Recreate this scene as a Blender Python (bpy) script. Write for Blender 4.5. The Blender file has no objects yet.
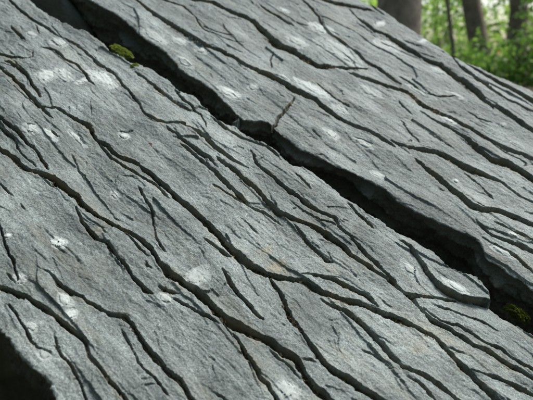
import bpy, bmesh, math, random
import numpy as np
from mathutils import Vector, Matrix

random.seed(7)
rng = np.random.default_rng(11)
scn = bpy.context.scene
col = scn.collection

# ------------------------------------------------------------------ camera
F = 560.0                      # focal length in photograph pixels (533 wide)
PITCH = math.atan(140 / F)
CZ = 1.45                      # camera height
cam_d = bpy.data.cameras.new('camera')
cam = bpy.data.objects.new('camera', cam_d)
col.objects.link(cam)
cam.location = (0, 0, CZ)
cam.rotation_euler = (math.pi / 2 - PITCH, 0, 0)
cam_d.sensor_width = 36.0
cam_d.lens = 36.0 * F / 533.0
cam_d.clip_start = 0.02
cam_d.clip_end = 2000
cam_d.dof.use_dof = True
cam_d.dof.focus_distance = 1.02
cam_d.dof.aperture_fstop = 4.5
scn.camera = cam

# ------------------------------------------------------------------ light
SUN_EL, SUN_AZ = math.radians(58), math.radians(56)      # azimuth clockwise from +Y
world = bpy.data.worlds.new('World')
scn.world = world
world.use_nodes = True
wn = world.node_tree
wn.nodes.clear()
sky = wn.nodes.new('ShaderNodeTexSky')
sky.sky_type = 'NISHITA'
sky.sun_disc = False
sky.sun_elevation = SUN_EL
sky.sun_rotation = SUN_AZ
sky.air_density = 1.0
sky.dust_density = 4.0
sky.ozone_density = 1.0
bg = wn.nodes.new('ShaderNodeBackground')
bg.inputs['Strength'].default_value = 0.09
wo = wn.nodes.new('ShaderNodeOutputWorld')
wn.links.new(sky.outputs[0], bg.inputs['Color'])
wn.links.new(bg.outputs[0], wo.inputs['Surface'])
sun_d = bpy.data.lights.new('sun', 'SUN')
sun_d.energy = 1.5
sun_d.angle = math.radians(14)
sun_d.color = (1.0, 0.97, 0.92)
sun = bpy.data.objects.new('sun', sun_d)
col.objects.link(sun)
sd = Vector((math.sin(SUN_AZ) * math.cos(SUN_EL), math.cos(SUN_AZ) * math.cos(SUN_EL), math.sin(SUN_EL)))
sun.rotation_euler = sd.to_track_quat('Z', 'Y').to_euler()
sun.location = (3, 4, 9)

scn.view_settings.view_transform = 'Standard'
scn.view_settings.look = 'None'
scn.view_settings.gamma = 1.0
scn.view_settings.use_curve_mapping = False
scn.view_settings.exposure = 1.56

# ------------------------------------------------------------------ helpers
def perlin(x, y, seed=0):
    xi = np.floor(x).astype(np.int64); yi = np.floor(y).astype(np.int64)
    fx = x - xi; fy = y - yi
    def g(ix, iy, dx, dy):
        h = (ix * 374761393 + iy * 668265263 + seed * 974634777) & 0xffffffff
        h = ((h ^ (h >> 13)) * 1274126177) & 0xffffffff
        a = ((h ^ (h >> 16)) & 255)
        return GC[a] * dx + GS[a] * dy
    u = fx * fx * fx * (fx * (fx * 6 - 15) + 10)
    v = fy * fy * fy * (fy * (fy * 6 - 15) + 10)
    a = g(xi, yi, fx, fy); b = g(xi + 1, yi, fx - 1, fy)
    c = g(xi, yi + 1, fx, fy - 1); d = g(xi + 1, yi + 1, fx - 1, fy - 1)
    return 1.5 * ((a + u * (b - a)) * (1 - v) + (c + u * (d - c)) * v)
_t = np.arange(256) * 2 * np.pi / 256
GC, GS = np.cos(_t), np.sin(_t)

def fbm(x, y, seed, octv=3):
    r = 0; a = 1.0
    for i in range(octv):
        r = r + a * perlin(x, y, seed + i); x = x * 2.03; y = y * 2.03; a *= 0.5
    return r

def sstep(x, a, b):
    t = np.clip((x - a) / (b - a), 0, 1)
    return t * t * (3 - 2 * t)

def mesh_np(name, co, faces, mat, parent=None, attrs=None, smooth=True, n=4, normals=None):
    me = bpy.data.meshes.new(name)
    co = np.asarray(co, dtype=np.float32); faces = np.asarray(faces, dtype=np.int32)
    me.vertices.add(len(co)); me.vertices.foreach_set('co', co.ravel())
    me.loops.add(faces.size); me.loops.foreach_set('vertex_index', faces.ravel())
    me.polygons.add(len(faces))
    me.polygons.foreach_set('loop_start', np.arange(0, faces.size, n, dtype=np.int32))
    me.update(calc_edges=True)
    if attrs:
        for k, (typ, arr) in attrs.items():
            a = me.attributes.new(k, typ, 'POINT')
            a.data.foreach_set('vector' if typ == 'FLOAT_VECTOR' else 'value', np.asarray(arr, dtype=np.float32).ravel())
    if smooth: me.shade_smooth()
    else: me.shade_flat()
    if normals is not None: me.normals_split_custom_set_from_vertices(np.asarray(normals, dtype=np.float32))
    me.materials.append(mat)
    o = bpy.data.objects.new(name, me)
    col.objects.link(o)
    o.parent = parent
    return o

def tag(o, label=None, cat=None, group=None, kind=None):
    if label: o['label'] = label
    if cat: o['category'] = cat
    if group: o['group'] = group
    if kind: o['kind'] = kind
    return o

def empty(name, loc):
    o = bpy.data.objects.new(name, None)
    o.empty_display_size = 0.05
    col.objects.link(o)
    o.location = loc
    return o

# camera frame -> world
cp, sp = math.cos(PITCH), math.sin(PITCH)
def c2w(P):
    P = np.asarray(P, float)
    X, Y, Z = P[..., 0], P[..., 1], P[..., 2]
    return np.stack([X, Z * cp + Y * sp, CZ + Y * cp - Z * sp], -1)

# the bedding plane of the outcrop, seen through the camera
S = 0.20; VPX, VPY = -775.0, -554.0
_n = np.array([F * S, F, -((200 - VPY) - S * (266.5 - VPX))]); _n /= np.linalg.norm(_n)
_k = 1 / (1.1 * ((200 - VPY) - S * (266.5 - VPX)))
_P0 = np.array([0, 0, 1.1])
_U = -np.array([(VPX - 266.5) / F, (200 - VPY) / F, 1.0]); _U /= np.linalg.norm(_U)
_V = np.cross(_n, _U); _V = _V if _V[1] > 0 else -_V
R0 = c2w(_P0)
_o = c2w(np.zeros(3))
UW, VW, NW = c2w(_U) - _o, c2w(_V) - _o, c2w(_n) - _o
def px(x, y, h=0.0):
    """photo pixel -> (u, v) on the bedding plane raised by h"""
    x = np.asarray(x, float); y = np.asarray(y, float)
    d = np.stack([(x - 266.5) / F, (200 - y) / F, np.ones_like(x)], -1)
    z = ((_P0 + _n * h) @ _n) / (d @ _n)
    P = d * z[..., None] - _P0
    return P @ _U, P @ _V
def depth_at(x, y):
    return 1 / (_k * (y - VPY - S * (x - VPX)))
def W(u, v, h):
    return R0 + u[..., None] * UW + v[..., None] * VW + h[..., None] * NW

# ------------------------------------------------------------------ materials
def new_mat(name):
    m = bpy.data.materials.new(name); m.use_nodes = True
    nt = m.node_tree; b = nt.nodes['Principled BSDF']
    return m, nt, b
def N(nt, t, **kw):
    n = nt.nodes.new(t)
    for k, v in kw.items():
        if k in n.inputs: n.inputs[k].default_value = v
        else: setattr(n, k, v)
    return n
def ramp(nt, src, stops, interp='LINEAR'):
    r = nt.nodes.new('ShaderNodeValToRGB'); r.color_ramp.interpolation = interp
    e = r.color_ramp.elements
    while len(e) < len(stops): e.new(0.5)
    for i, (p, c) in enumerate(stops):
        e[i].position = p; e[i].color = (*c, 1) if len(c) == 3 else (c[0], c[0], c[0], 1)
    nt.links.new(src, r.inputs[0]); return r
def mix(nt, fac, a, b, mode='MIX'):
    m = nt.nodes.new('ShaderNodeMix'); m.data_type = 'RGBA'; m.blend_type = mode
    if isinstance(fac, (int, float)): m.inputs[0].default_value = fac
    else: nt.links.new(fac, m.inputs[0])
    for s, i in ((a, 6), (b, 7)):
        if isinstance(s, tuple): m.inputs[i].default_value = (*s, 1)
        else: nt.links.new(s, m.inputs[i])
    return m.outputs[2]
def g1(v): return (v,)

def rock_material(name='rock', tint=None):
    m, nt, b = new_mat(name)
    L = nt.links.new
    at = N(nt, 'ShaderNodeAttribute', attribute_name='grain')
    st = N(nt, 'ShaderNodeAttribute', attribute_name='stain')
    se = N(nt, 'ShaderNodeAttribute', attribute_name='seam')
    def mp(scale):
        q = N(nt, 'ShaderNodeMapping'); q.inputs['Scale'].default_value = scale
        L(at.outputs['Vector'], q.inputs[0]); return q.outputs[0]
    iso = mp((1, 1, 1)); stretch = mp((0.22, 1, 1)); st2 = mp((0.55, 1, 1))
    big = N(nt, 'ShaderNodeTexNoise', Scale=7.0, Detail=5.0, Roughness=0.6); L(st2, big.inputs[0])
    mid = N(nt, 'ShaderNodeTexNoise', Scale=42.0, Detail=6.0, Roughness=0.65); L(st2, mid.inputs[0])
    lam = N(nt, 'ShaderNodeTexNoise', Scale=130.0, Detail=4.0, Roughness=0.6, Distortion=0.6); L(stretch, lam.inputs[0])
    fine = N(nt, 'ShaderNodeTexNoise', Scale=400.0, Detail=4.0, Roughness=0.7); L(iso, fine.inputs[0])
    spk = N(nt, 'ShaderNodeTexNoise', Scale=430.0, Detail=2.0, Roughness=0.5); L(iso, spk.inputs[0])
    c1 = ramp(nt, big.outputs[0], [(0.30, (0.091, 0.111, 0.110)), (0.50, (0.135, 0.162, 0.160)), (0.70, (0.196, 0.229, 0.226))])
    c2 = ramp(nt, mid.outputs[0], [(0.3, g1(0.30)), (0.7, g1(0.70))])
    c = mix(nt, 0.75, c1.outputs[0], c2.outputs[0], 'OVERLAY')
    c3 = ramp(nt, fine.outputs[0], [(0.32, g1(0.16)), (0.68, g1(0.84))])
    c = mix(nt, 0.82, c, c3.outputs[0], 'OVERLAY')
    bl0 = N(nt, 'ShaderNodeTexNoise', Scale=5.0, Detail=6.0, Roughness=0.7, Distortion=0.8); L(iso, bl0.inputs[0])
    c5 = ramp(nt, bl0.outputs[0], [(0.32, g1(0.36)), (0.5, g1(0.5)), (0.68, g1(0.62))])
    c = mix(nt, 0.9, c, c5.outputs[0], 'OVERLAY')
    c4 = ramp(nt, lam.outputs[0], [(0.36, g1(0.30)), (0.64, g1(0.70))])
    c = mix(nt, 0.22, c, c4.outputs[0], 'OVERLAY')
    # pale mineral grains
    skd = ramp(nt, bl0.outputs[0], [(0.38, g1(0.15)), (0.62, g1(1.0))])
    sk = ramp(nt, spk.outputs[0], [(0.60, g1(0)), (0.72, g1(.8))])
    skm = N(nt, 'ShaderNodeMath', operation='MULTIPLY'); L(sk.outputs[0], skm.inputs[0]); L(skd.outputs[0], skm.inputs[1])
    c = mix(nt, skm.outputs[0], c, (0.43, 0.50, 0.50))
    # faint greenish and ochre films
    hue = N(nt, 'ShaderNodeTexNoise', Scale=16.0, Detail=4.0, Roughness=0.7); L(stretch, hue.inputs[0])
    hr = ramp(nt, hue.outputs[0], [(0.52, g1(0)), (0.72, g1(0.36))])
    c = mix(nt, hr.outputs[0], c, (0.165, 0.160, 0.115))
    # ochre weathering where a seam has leached
    sm = N(nt, 'ShaderNodeMath', operation='MULTIPLY'); L(st.outputs['Fac'], sm.inputs[0])
    sr = ramp(nt, mid.outputs[0], [(0.35, g1(0.2)), (0.65, g1(1.0))]); L(sr.outputs[0], sm.inputs[1])
    c = mix(nt, sm.outputs[0], c, (0.26, 0.215, 0.125))
    pa = N(nt, 'ShaderNodeAttribute', attribute_name='pale')
    pm = N(nt, 'ShaderNodeMath', operation='MULTIPLY'); L(pa.outputs['Fac'], pm.inputs[0])
    pr = ramp(nt, fine.outputs[0], [(0.35, g1(0.65)), (0.6, g1(1.0))]); L(pr.outputs[0], pm.inputs[1])
    c = mix(nt, pm.outputs[0], c, (0.31, 0.35, 0.345))
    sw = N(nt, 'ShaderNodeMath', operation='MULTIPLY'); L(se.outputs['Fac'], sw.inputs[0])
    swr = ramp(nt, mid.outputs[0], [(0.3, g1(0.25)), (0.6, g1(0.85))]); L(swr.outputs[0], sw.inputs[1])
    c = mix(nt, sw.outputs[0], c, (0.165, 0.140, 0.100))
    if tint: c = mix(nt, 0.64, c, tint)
    L(c, b.inputs['Base Color'])
    rr = ramp(nt, mid.outputs[0], [(0.3, g1(0.6)), (0.7, g1(0.8))]); L(rr.outputs[0], b.inputs['Roughness'])
    b.inputs['Specular IOR Level'].default_value = 0.25
    b1 = N(nt, 'ShaderNodeBump', Strength=0.5, Distance=0.0020); L(lam.outputs[0], b1.inputs['Height'])
    b2 = N(nt, 'ShaderNodeBump', Strength=0.8, Distance=0.0011); L(fine.outputs[0], b2.inputs['Height']); L(b1.outputs[0], b2.inputs['Normal'])
    b3 = N(nt, 'ShaderNodeBump', Strength=0.6, Distance=0.004); L(mid.outputs[0], b3.inputs['Height']); L(b2.outputs[0], b3.inputs['Normal'])
    L(b3.outputs[0], b.inputs['Normal'])
    return m

def simple_mat(name, ca, cb, scale, rough=0.85, bump=0.3, dist=0.002, detail=5.0):
    m, nt, b = new_mat(name); L = nt.links.new
    tc = N(nt, 'ShaderNodeTexCoord')
    nz = N(nt, 'ShaderNodeTexNoise', Scale=scale, Detail=detail, Roughness=0.65); L(tc.outputs['Object'], nz.inputs[0])
    r = ramp(nt, nz.outputs[0], [(0.32, ca), (0.68, cb)]); L(r.outputs[0], b.inputs['Base Color'])
    b.inputs['Roughness'].default_value = rough
    b.inputs['Specular IOR Level'].default_value = 0.25
    bm_ = N(nt, 'ShaderNodeBump', Strength=bump, Distance=dist); L(nz.outputs[0], bm_.inputs['Height']); L(bm_.outputs[0], b.inputs['Normal'])
    return m

def leaf_mat(name, ca, cb, cc):
    m, nt, b = new_mat(name); L = nt.links.new
    oi = N(nt, 'ShaderNodeAttribute', attribute_name='tint')
    r = ramp(nt, oi.outputs['Fac'], [(0.0, ca), (0.6, cb), (1.0, cc)])
    L(r.outputs[0], b.inputs['Base Color']); b.inputs['Roughness'].default_value = 0.5
    tr = N(nt, 'ShaderNodeBsdfTranslucent')
    br = N(nt, 'ShaderNodeHueSaturation', Saturation=1.1, Value=2.2); L(r.outputs[0], br.inputs['Color']); L(br.outputs[0], tr.inputs['Color'])
    ms = N(nt, 'ShaderNodeMixShader'); ms.inputs[0].default_value = 0.5
    L(b.outputs[0], ms.inputs[1]); L(tr.outputs[0], ms.inputs[2])
    L(ms.outputs[0], nt.nodes['Material Output'].inputs['Surface'])
    return m

M_rock = rock_material()
M_rockb = rock_material('weathered_rock_shaded', (0.050, 0.042, 0.032))  # weathered brown wall rock, its colour also darkened to deepen the fissure's shade
M_lich = simple_mat('lichen_pale', (0.29, 0.33, 0.325), (0.47, 0.52, 0.505), 420, 0.9, 0.5, 0.001)
M_lich2 = simple_mat('lichen_grey', (0.26, 0.29, 0.285), (0.40, 0.44, 0.43), 380, 0.9, 0.5, 0.001)
M_lich3 = simple_mat('lichen_brown', (0.05, 0.035, 0.02), (0.10, 0.06, 0.035), 300, 0.9, 0.4, 0.001)
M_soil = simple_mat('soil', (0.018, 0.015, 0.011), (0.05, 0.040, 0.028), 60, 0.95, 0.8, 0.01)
M_ground = simple_mat('forest_floor', (0.045, 0.038, 0.028), (0.13, 0.11, 0.085), 9, 0.95, 0.8, 0.03, 9.0)
M_bark = simple_mat('bark_brown', (0.075, 0.058, 0.040), (0.25, 0.20, 0.145), 9, 0.95, 0.9, 0.015, 7.0)
M_bark2 = simple_mat('bark_grey', (0.085, 0.070, 0.050), (0.26, 0.215, 0.16), 9, 0.95, 0.9, 0.012, 7.0)
M_bark3 = simple_mat('bark_pale', (0.10, 0.085, 0.065), (0.30, 0.26, 0.205), 9, 0.95, 0.9, 0.014, 7.0)
M_leafA = leaf_mat('leaf_fresh', (0.10, 0.17, 0.035), (0.18, 0.28, 0.06), (0.27, 0.37, 0.10))
M_leafB = leaf_mat('leaf_deep', (0.045, 0.09, 0.02), (0.09, 0.17, 0.035), (0.16, 0.26, 0.06))
M_leafO = leaf_mat('leaf_orange', (0.28, 0.13, 0.02), (0.34, 0.16, 0.03), (0.38, 0.20, 0.04))
M_litter = leaf_mat('dead_leaf', (0.10, 0.08, 0.055), (0.16, 0.13, 0.09), (0.24, 0.205, 0.15))
M_moss = leaf_mat('moss', (0.055, 0.085, 0.015), (0.11, 0.15, 0.026), (0.18, 0.215, 0.045))
M_mossD = leaf_mat('moss_dark', (0.04, 0.06, 0.010), (0.08, 0.11, 0.015), (0.13, 0.15, 0.025))
M_humus = leaf_mat('humus', (0.03, 0.023, 0.015), (0.07, 0.055, 0.036), (0.13, 0.10, 0.065))
M_straw = leaf_mat('straw', (0.22, 0.16, 0.09), (0.40, 0.32, 0.18), (0.60, 0.54, 0.40))

# ------------------------------------------------------------------ traced seams (photo pixels: x, y, width)
FRONT_CRACKS = [
 [(-20,-16,2),(8,0,2),(25,13,3),(35,20,3),(47,26,3),(55,33,2),(64,38,1.5)],
 [(60,36,1.5),(66,39,3),(77,46,4),(85,52,2),(94,61,3.4),(107,70,3.4),(115,75,2),(125,87,2),(133,95,2.5),(138,101,2),(144,112,2.5),(155,120,2.5),(165,124,2.5),(180,125,3),(193,130,5.5),(205,138,6.5),(215,148,5.5),(228,159,5.5),(240,166,4),(249,170,2)],
 [(134,71,2),(148,80,3),(160,89,4.5),(172,98,3.4),(182,105,3),(192,110,1.5)],
 [(174,88,2),(184,99,3.2),(193,107,2.5),(201,113,2),(205,121,1.5),(206,130,1)],
 [(209,114,1.5),(212,116,2),(220,122,4),(232,130,2),(243,137,3),(253,142,3),(266,147,2.4),(271,152,3),(281,161,2.5)],
 [(165,126,1.5),(170,130,2),(183,140,3),(195,150,4.4),(208,159,4.4),(219,169,2)],
 [(178,142,1.5),(182,145,3),(198,159,3.2),(213,171,4.2),(228,186,5.2),(240,197,5.2),(249,204,3.2),(258,209,3),(266,213,2.4),(278,220,2),(283,226,1.2)],
 [(215,158,2),(223,164,4.2),(238,176,5.6),(253,187,5.6),(262,196,4.5),(270,206,5),(278,213,5.2),(288,218,5.2),(302,222,4.2),(311,224,4.5),(323,232,7.4),(341,244,6.4),(351,255,4.4),(366,265,4.4),(381,275,6.2),(391,282,6.2),(401,290,5),(410,296,5.2),(416,303,3.6),(422,311,4.2),(432,320,4.2),(450,329,4.4),(460,336,5.2),(475,346,4.4),(487,352,5.4),(500,360,4.4),(512,367,4.4),(525,375,4.4),(540,384,4.4),(580,410,3)],
 [(211,184,1.5),(215,187,3),(233,197,3),(244,203,2)],
 [(250,150,1.2),(252,155,2),(255,165,3),(263,171,3),(276,180,3.2),(288,191,4.2),(298,197,4.2),(308,205,4),(316,211,4.2),(325,215,4),(333,219,3),(338,228,3),(351,238,3.2),(363,251,4.2),(376,264,4.4),(388,275,5),(396,284,4)],
 [(294,174,1),(296,177,2.6),(306,187,2.8),(311,192,1.2)],
 [(288,198,1.2),(303,210,2),(318,219,2),(330,224,2),(338,229,1.5)],
 [(346,203,1.2),(349,205,2.2),(358,217,3),(371,227,3),(376,232,1)],
 [(396,238,1.5),(400,241,2.2),(410,247,2.4),(422,262,2.4),(430,275,3),(440,287,3),(450,294,2.6),(459,298,2.4),(474,301,2.4),(490,305,2.4)],
 [(405,294,4),(412,297,5),(422,296,4),(434,297,3),(446,299,3),(457,300,3)],
 [(420,306,2),(440,321,2.4),(457,325,3),(470,334,3),(485,344,2.4),(500,351,3),(512,360,3),(533,371,3.2),(560,386,2)],
 [(430,303,1.5),(445,310,2),(462,316,1.5),(480,322,2.2),(500,333,1.5)],
 # the long main seams
 [(-20,55,3),(0,67,3),(10,75,3.2),(22,87,4.2),(30,98,4.5),(40,109,4.2),(57,111,2.6),(70,117,3),(85,125,5),(90,128,4.4),(97,140,3.2),(107,147,4.2),(117,157,4.2),(133,163,4.6),(148,172,6.2),(160,182,6.2),(175,196,6.4),(193,210,7.2),(205,222,7.4),(218,235,7.4),(228,247,7.4),(238,257,8),(250,266,8),(266,274,7),(288,277,5),(303,280,6),(313,287,6),(328,292,5),(343,300,5.6),(366,306,6.2),(378,312,6.2),(399,319,6.4),(415,325,5.4),(427,332,4.2),(437,337,3.6),(445,347,5.2),(457,361,5.4),(472,375,5.4),(482,387,6.4),(492,399,7.2),(515,425,5)],
 [(94,134,1.5),(100,145,2.5),(112,160,3),(130,170,3),(140,176,3),(150,182,3),(163,192,3),(172,199,1.5)],
 [(3,59,1.5),(7,61,4),(17,67,4.2),(27,75,4.2),(31,83,2.6),(37,92,3.2),(41,100,1.5)],
 [(-14,45,3),(0,52,3),(10,56,3),(22,60,2),(32,58,1.6),(33,49,1.4)],
 [(10,24,1.5),(12,27,3),(22,36,3.2),(26,40,1)],
 [(34,22,1),(37,27,2),(39,33,1)],
 [(38,45,1),(44,47,2),(55,51,3.2),(65,61,3),(75,64,2.6),(85,74,2.6),(89,82,2.6),(95,87,1)],
 [(40,109,3),(47,115,3.2),(54,121,2)],
 [(-16,138,4),(0,149,4.4),(12,156,5.2),(22,165,5.2),(32,170,3.2),(42,174,4.4),(52,180,7.2),(62,187,9),(77,198,9),(85,206,6),(100,216,4.2),(115,225,4.2),(133,234,4.8),(145,245,6),(155,255,5),(159,263,4.4),(170,275,7.2),(183,284,8),(195,292,8.2),(206,301,8),(215,311,9),(228,321,9.2),(243,330,10),(258,337,10),(270,344,9.2),(281,351,9.2),(294,359,9),(303,373,7.2),(311,386,7.2),(323,397,8.2),(338,410,7)],
 [(-12,113,4),(0,121,4.2),(10,127,3.2),(17,132,3.2),(25,141,3.2),(35,150,3.2),(42,161,3.2),(49,171,3.2)],
 [(-12,120,3),(0,127,3),(12,136,2.2),(17,147,2.2),(27,157,2.2),(37,167,2.6)],
 [(74,205,2),(78,214,3),(87,229,4.2),(97,237,5),(107,244,4.2),(117,257,4.2),(125,267,4.2),(131,277,3.6),(143,288,4.4),(153,294,3)],
 [(80,212,1.2),(100,227,1.4),(110,237,1.2)],
 [(116,226,1.2),(124,232,1.6),(133,240,2),(140,250,2.2),(150,258,1.6)],
 [(157,285,1.5),(162,288,3.2),(170,291,4.2),(179,294,2)],
 [(143,260,1.5),(148,266,2.6),(154,270,1.5)],
 [(-12,283,5),(0,288,5.4),(12,291,6),(25,297,6),(35,304,5.4),(47,310,5.6),(60,321,5.4),(72,332,5),(85,345,4.4),(90,359,3),(100,370,3.4),(110,385,4.4),(122,396,5.2),(134,408,4)],
 [(-6,216,1.5),(0,227,2.2),(5,245,3.2),(12,259,3.2),(17,275,3.2),(19,284,2)],
 [(4,270,1.5),(10,279,2.4),(17,286,2)],
 [(33,265,1),(40,269,1.6),(50,275,2.4),(60,287,4.4),(72,295,4.4),(82,300,3.4),(90,305,3.2),(100,311,4.4),(112,314,3.4),(122,316,4.4),(130,322,4.4),(136,332,4.2),(145,345,4.4),(155,359,5.2),(165,371,4.4),(178,381,5.2),(188,395,4.4),(197,407,4)],
 [(119,324,1.2),(122,330,2.2),(127,340,2.2),(132,350,2.2),(138,362,2.2),(150,377,2.4),(160,386,3.2),(169,399,2.2)],
 [(133,390,1.2),(148,385,1.8),(157,384,1.2)],
 [(3,301,1.5),(6,304,3),(15,315,3.2),(22,327,3.2),(30,340,3.2),(37,347,2.4),(50,351,2.2),(55,357,2)],
 [(53,330,1.2),(56,347,2.2),(62,357,3.2),(72,370,3.2),(80,385,3.2),(86,399,3.2),(90,410,3)],
 [(168,295,1.4),(178,301,3),(195,309,3),(210,317,3),(222,325,2)],
 [(232,331,1.5),(236,337,3.2),(243,349,4.2),(253,365,4.2),(260,377,4.4),(266,384,4.4),(273,394,4.4),(280,406,4)],
 [(178,305,1),(185,316,1.3)],[(196,324,1),(203,337,1.6)],[(207,356,1),(215,362,1.4)],
 [(206,391,1),(214,393,1.6),(224,400,2.6)],
 [(202,237,1.2),(206,240,3),(218,248,3.2),(230,257,4)],
 [(137,184,1.5),(139,189,3),(144,199,3.2),(149,204,3.2),(153,212,2.6),(155,228,1.7),(155,238,2.2),(160,247,2.8),(168,254,1.2)],
 [(54,245,1),(57,247,2.2),(67,256,1.4)],[(74,256,1),(82,264,1.6)],[(34,224,1),(40,229,1.5)],[(18,201,1.6),(21,206,1.8),(26,211,1)],
 [(-4,181,2),(3,187,2.2),(15,197,2)],[(84,278,1),(88,280,1.5)],
 [(221,269,1),(223,273,2.4),(228,282,4.2),(235,292,4.4),(243,301,4.4),(253,311,4.4),(263,322,3)],
 [(238,214,1),(250,225,1.5),(260,235,1.3)],[(199,245,1),(205,262,1.3)],
 [(291,222,1),(297,229,2.2),(306,240,3),(316,251,3.2),(328,260,4.2),(334,262,1.5)],
 [(300,275,2),(310,274,3),(321,276,3.4),(336,280,4.4),(351,289,4.4),(366,296,4.2),(372,301,3.4),(379,309,3)],
 [(264,270,1.5),(271,279,3.2),(281,293,4.2),(284,302,4.4),(291,315,4.4),(301,330,4.4),(311,347,4.6),(321,361,6),(333,372,7),(348,381,7.2),(363,390,6.2),(378,399,5.2),(392,408,4)],
 [(300,360,3),(310,360,2.8),(320,363,1.5)],
 [(266,347,1.8),(281,359,2.2),(293,371,2.6),(303,381,2)],
 [(320,296,1.5),(331,303,4),(346,310,5.2),(358,320,5.2),(371,332,5.2),(383,346,5.4),(393,359,5.4),(402,368,5),(415,374,5.4),(430,382,6.2),(445,392,5.4),(455,401,5)],
 [(403,374,1.2),(408,378,2.4),(415,383,3),(425,392,3.2),(433,401,3)],
 [(361,347,1),(365,350,2.4),(376,356,1.6),(388,365,1.6),(397,377,1.4)],
 [(468,369,1.2),(474,372,2.4),(482,375,3.2),(495,378,4.2),(510,385,4.4),(525,392,4.4),(545,402,4)],
 [(50,131,1),(53,134,2.2),(61,140,1.4)],[(69,152,.9),(77,165,1.2),(85,181,1)],[(104,173,1),(112,176,1.6)],[(121,175,1),(133,176,1.4),(139,180,1)],
 [(91,99,.8),(91,118,1)],[(90,180,.9),(100,186,.9)],
 [(340,325,.8),(338,345,1),(346,360,1)],[(376,296,1.2),(385,303,1.6),(396,309,1.2)],
 [(445,345,1.5),(455,350,1.5),(470,357,1.2)],
]
REAR_CRACKS = [
 [(120,-14,2),(143,5,2.4),(155,15,4.2),(170,24,4.2),(183,32,4.2),(195,40,5.2),(205,46,4.2),(220,50,3.2),(233,56,5.2),(245,65,5.2),(258,71,4.6),(270,77,5),(281,82,5.2),(293,90,8),(306,96,7.6),(315,100,5),(326,109,5.4),(338,117,6.2),(351,124,5.6),(366,130,5.6),(376,135,6.2),(386,142,5.4),(396,148,4)],
 [(388,140,2),(400,145,4),(415,149,3.2),(427,151,6),(445,156,6.4),(462,165,6.4),(477,172,5.4),(492,179,3.4),(502,183,2.2),(520,196,2),(540,206,1.5)],
 [(165,-8,3),(190,1,3.2),(213,4,4.2),(230,11,4.2),(243,17,4.4),(255,24,5.2),(266,34,8),(278,44,9),(291,49,9),(303,57,8.2),(316,64,8.2),(331,66,6.4),(348,66,5.4),(368,67,3)],
 [(346,70,2),(351,72,6),(361,77,6.2),(373,81,8),(388,86,8),(402,89,6.4),(412,94,7),(420,102,8),(432,108,9),(450,117,8.2),(465,126,8.2),(480,134,7.2),(495,142,6.4),(507,149,6.2),(522,154,6.2),(540,163,6)],
 [(296,-6,2),(303,2,2),(318,17,2.2),(323,27,2.4),(328,35,5),(343,44,5.4),(353,50,3.4),(366,60,3.4),(378,67,4.4),(391,77,4.4),(401,84,3)],
 [(349,8,1.5),(361,21,3),(373,30,3.2),(386,35,3.2),(400,45,4.2),(415,54,4.4),(427,60,4.4),(440,65,4.4),(455,77,5.4),(467,85,6),(477,94,5.4),(484,101,4.4),(497,110,5),(512,120,5.2),(533,132,4.4),(560,148,4)],
 [(300,-8,3),(323,1,3.4),(341,4,5.4),(358,8,5.4),(378,13,3)],
 [(448,54,2),(454,62,2.6),(462,72,4.4),(475,82,5.4),(490,91,6),(502,99,5),(517,105,4.4),(540,116,4.4)],
 [(458,56,1.5),(466,64,2.4),(480,71,4.4),(495,81,6),(510,90,5.4),(522,97,5.2),(545,110,5)],
 [(419,110,1.2),(424,113,2.2),(437,121,3),(455,131,3.2),(467,140,4.2),(477,150,5),(490,160,6),(505,164,8),(520,172,8),(540,185,7)],
 [(413,159,1.5),(417,163,3.2),(425,169,4.4),(437,179,5.2),(450,190,6.2),(461,199,6.4),(470,207,7),(482,211,6.4),(497,211,6.2),(507,215,6.2),(520,221,6.2),(540,231,5)],
 [(463,170,1),(468,174,2.4),(475,180,2.8),(487,191,3.2),(496,199,2)],
 [(474,219,1.5),(478,223,3),(492,235,4.2),(507,242,4.4),(520,247,4.4),(540,258,4)],
 [(480,235,1.2),(485,239,2.6),(497,247,3.2),(512,257,3.2),(525,267,3.2),(540,280,3)],
 [(490,221,1.5),(505,229,2.4),(520,236,2.4),(538,246,2)],
 [(524,167,2),(528,162,2)],
 [(271,128,4),(276,124,3.2),(278,117,3),(285,110,3.2),(291,104,2.4),(295,97,2)],
 [(272,70,1.5),(270,60,1.6),(274,50,1.4)],
 [(398,117,1),(410,132,1.5),(420,144,1.5)],
 [(258,4,1.4),(266,10,2.2),(281,19,2.2),(294,27,1.5)],
 [(318,16,1),(330,20,1.5),(341,25,1.5),(352,30,1)],
 [(335,98,1.5),(340,101,3),(352,107,1.5)],[(312,78,1),(320,86,1.6),(330,94,2.6),(338,100,1.5)],
 [(352,136,1),(366,142,1.7),(374,145,1)],[(310,128,1),(318,135,2.2),(321,139,1)],
 [(160,-2,2),(183,6,2),(193,15,1.5),(203,30,1.3),(222,38,1.2),(245,42,1)],[(200,26,1),(216,33,1.2),(236,36,1)],
 [(398,74,1.8),(412,82,2.2),(425,92,1.8),(440,96,2.2),(457,96,2)],
 [(396,100,1),(404,108,1.4),(414,116,1.2)],[(436,186,1),(441,191,1.6),(446,193,1)],[(425,131,.9),(438,140,1.2),(455,149,1.2)],
 [(495,143,1),(505,152,2),(520,159,2),(530,166,1.5)],[(465,110,1),(478,118,1.2),(495,124,1)],
]
GAP_FRONT = [(-60,-62),(0,-18),(28,0),(42,9),(54,15),(72,25),(88,32),(100,41),(107,46),(116,53),(125,60),(132,63),(139,63),(153,67),(165,77),(180,89),(193,96),(200,101),(210,111),(219,118),(229,122),(236,123),(243,130),(255,139),(266,143),(277,151),(285,160),(295,166),(303,166),(316,174),(328,184),(341,195),(351,201),(361,208),(376,218),(388,226),(400,232),(415,241),(427,250),(435,254),(447,263),(460,271),(475,279),(484,286),(488,292),(489,304),(500,312),(510,317),(522,324),(533,331),(600,372)]
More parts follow.
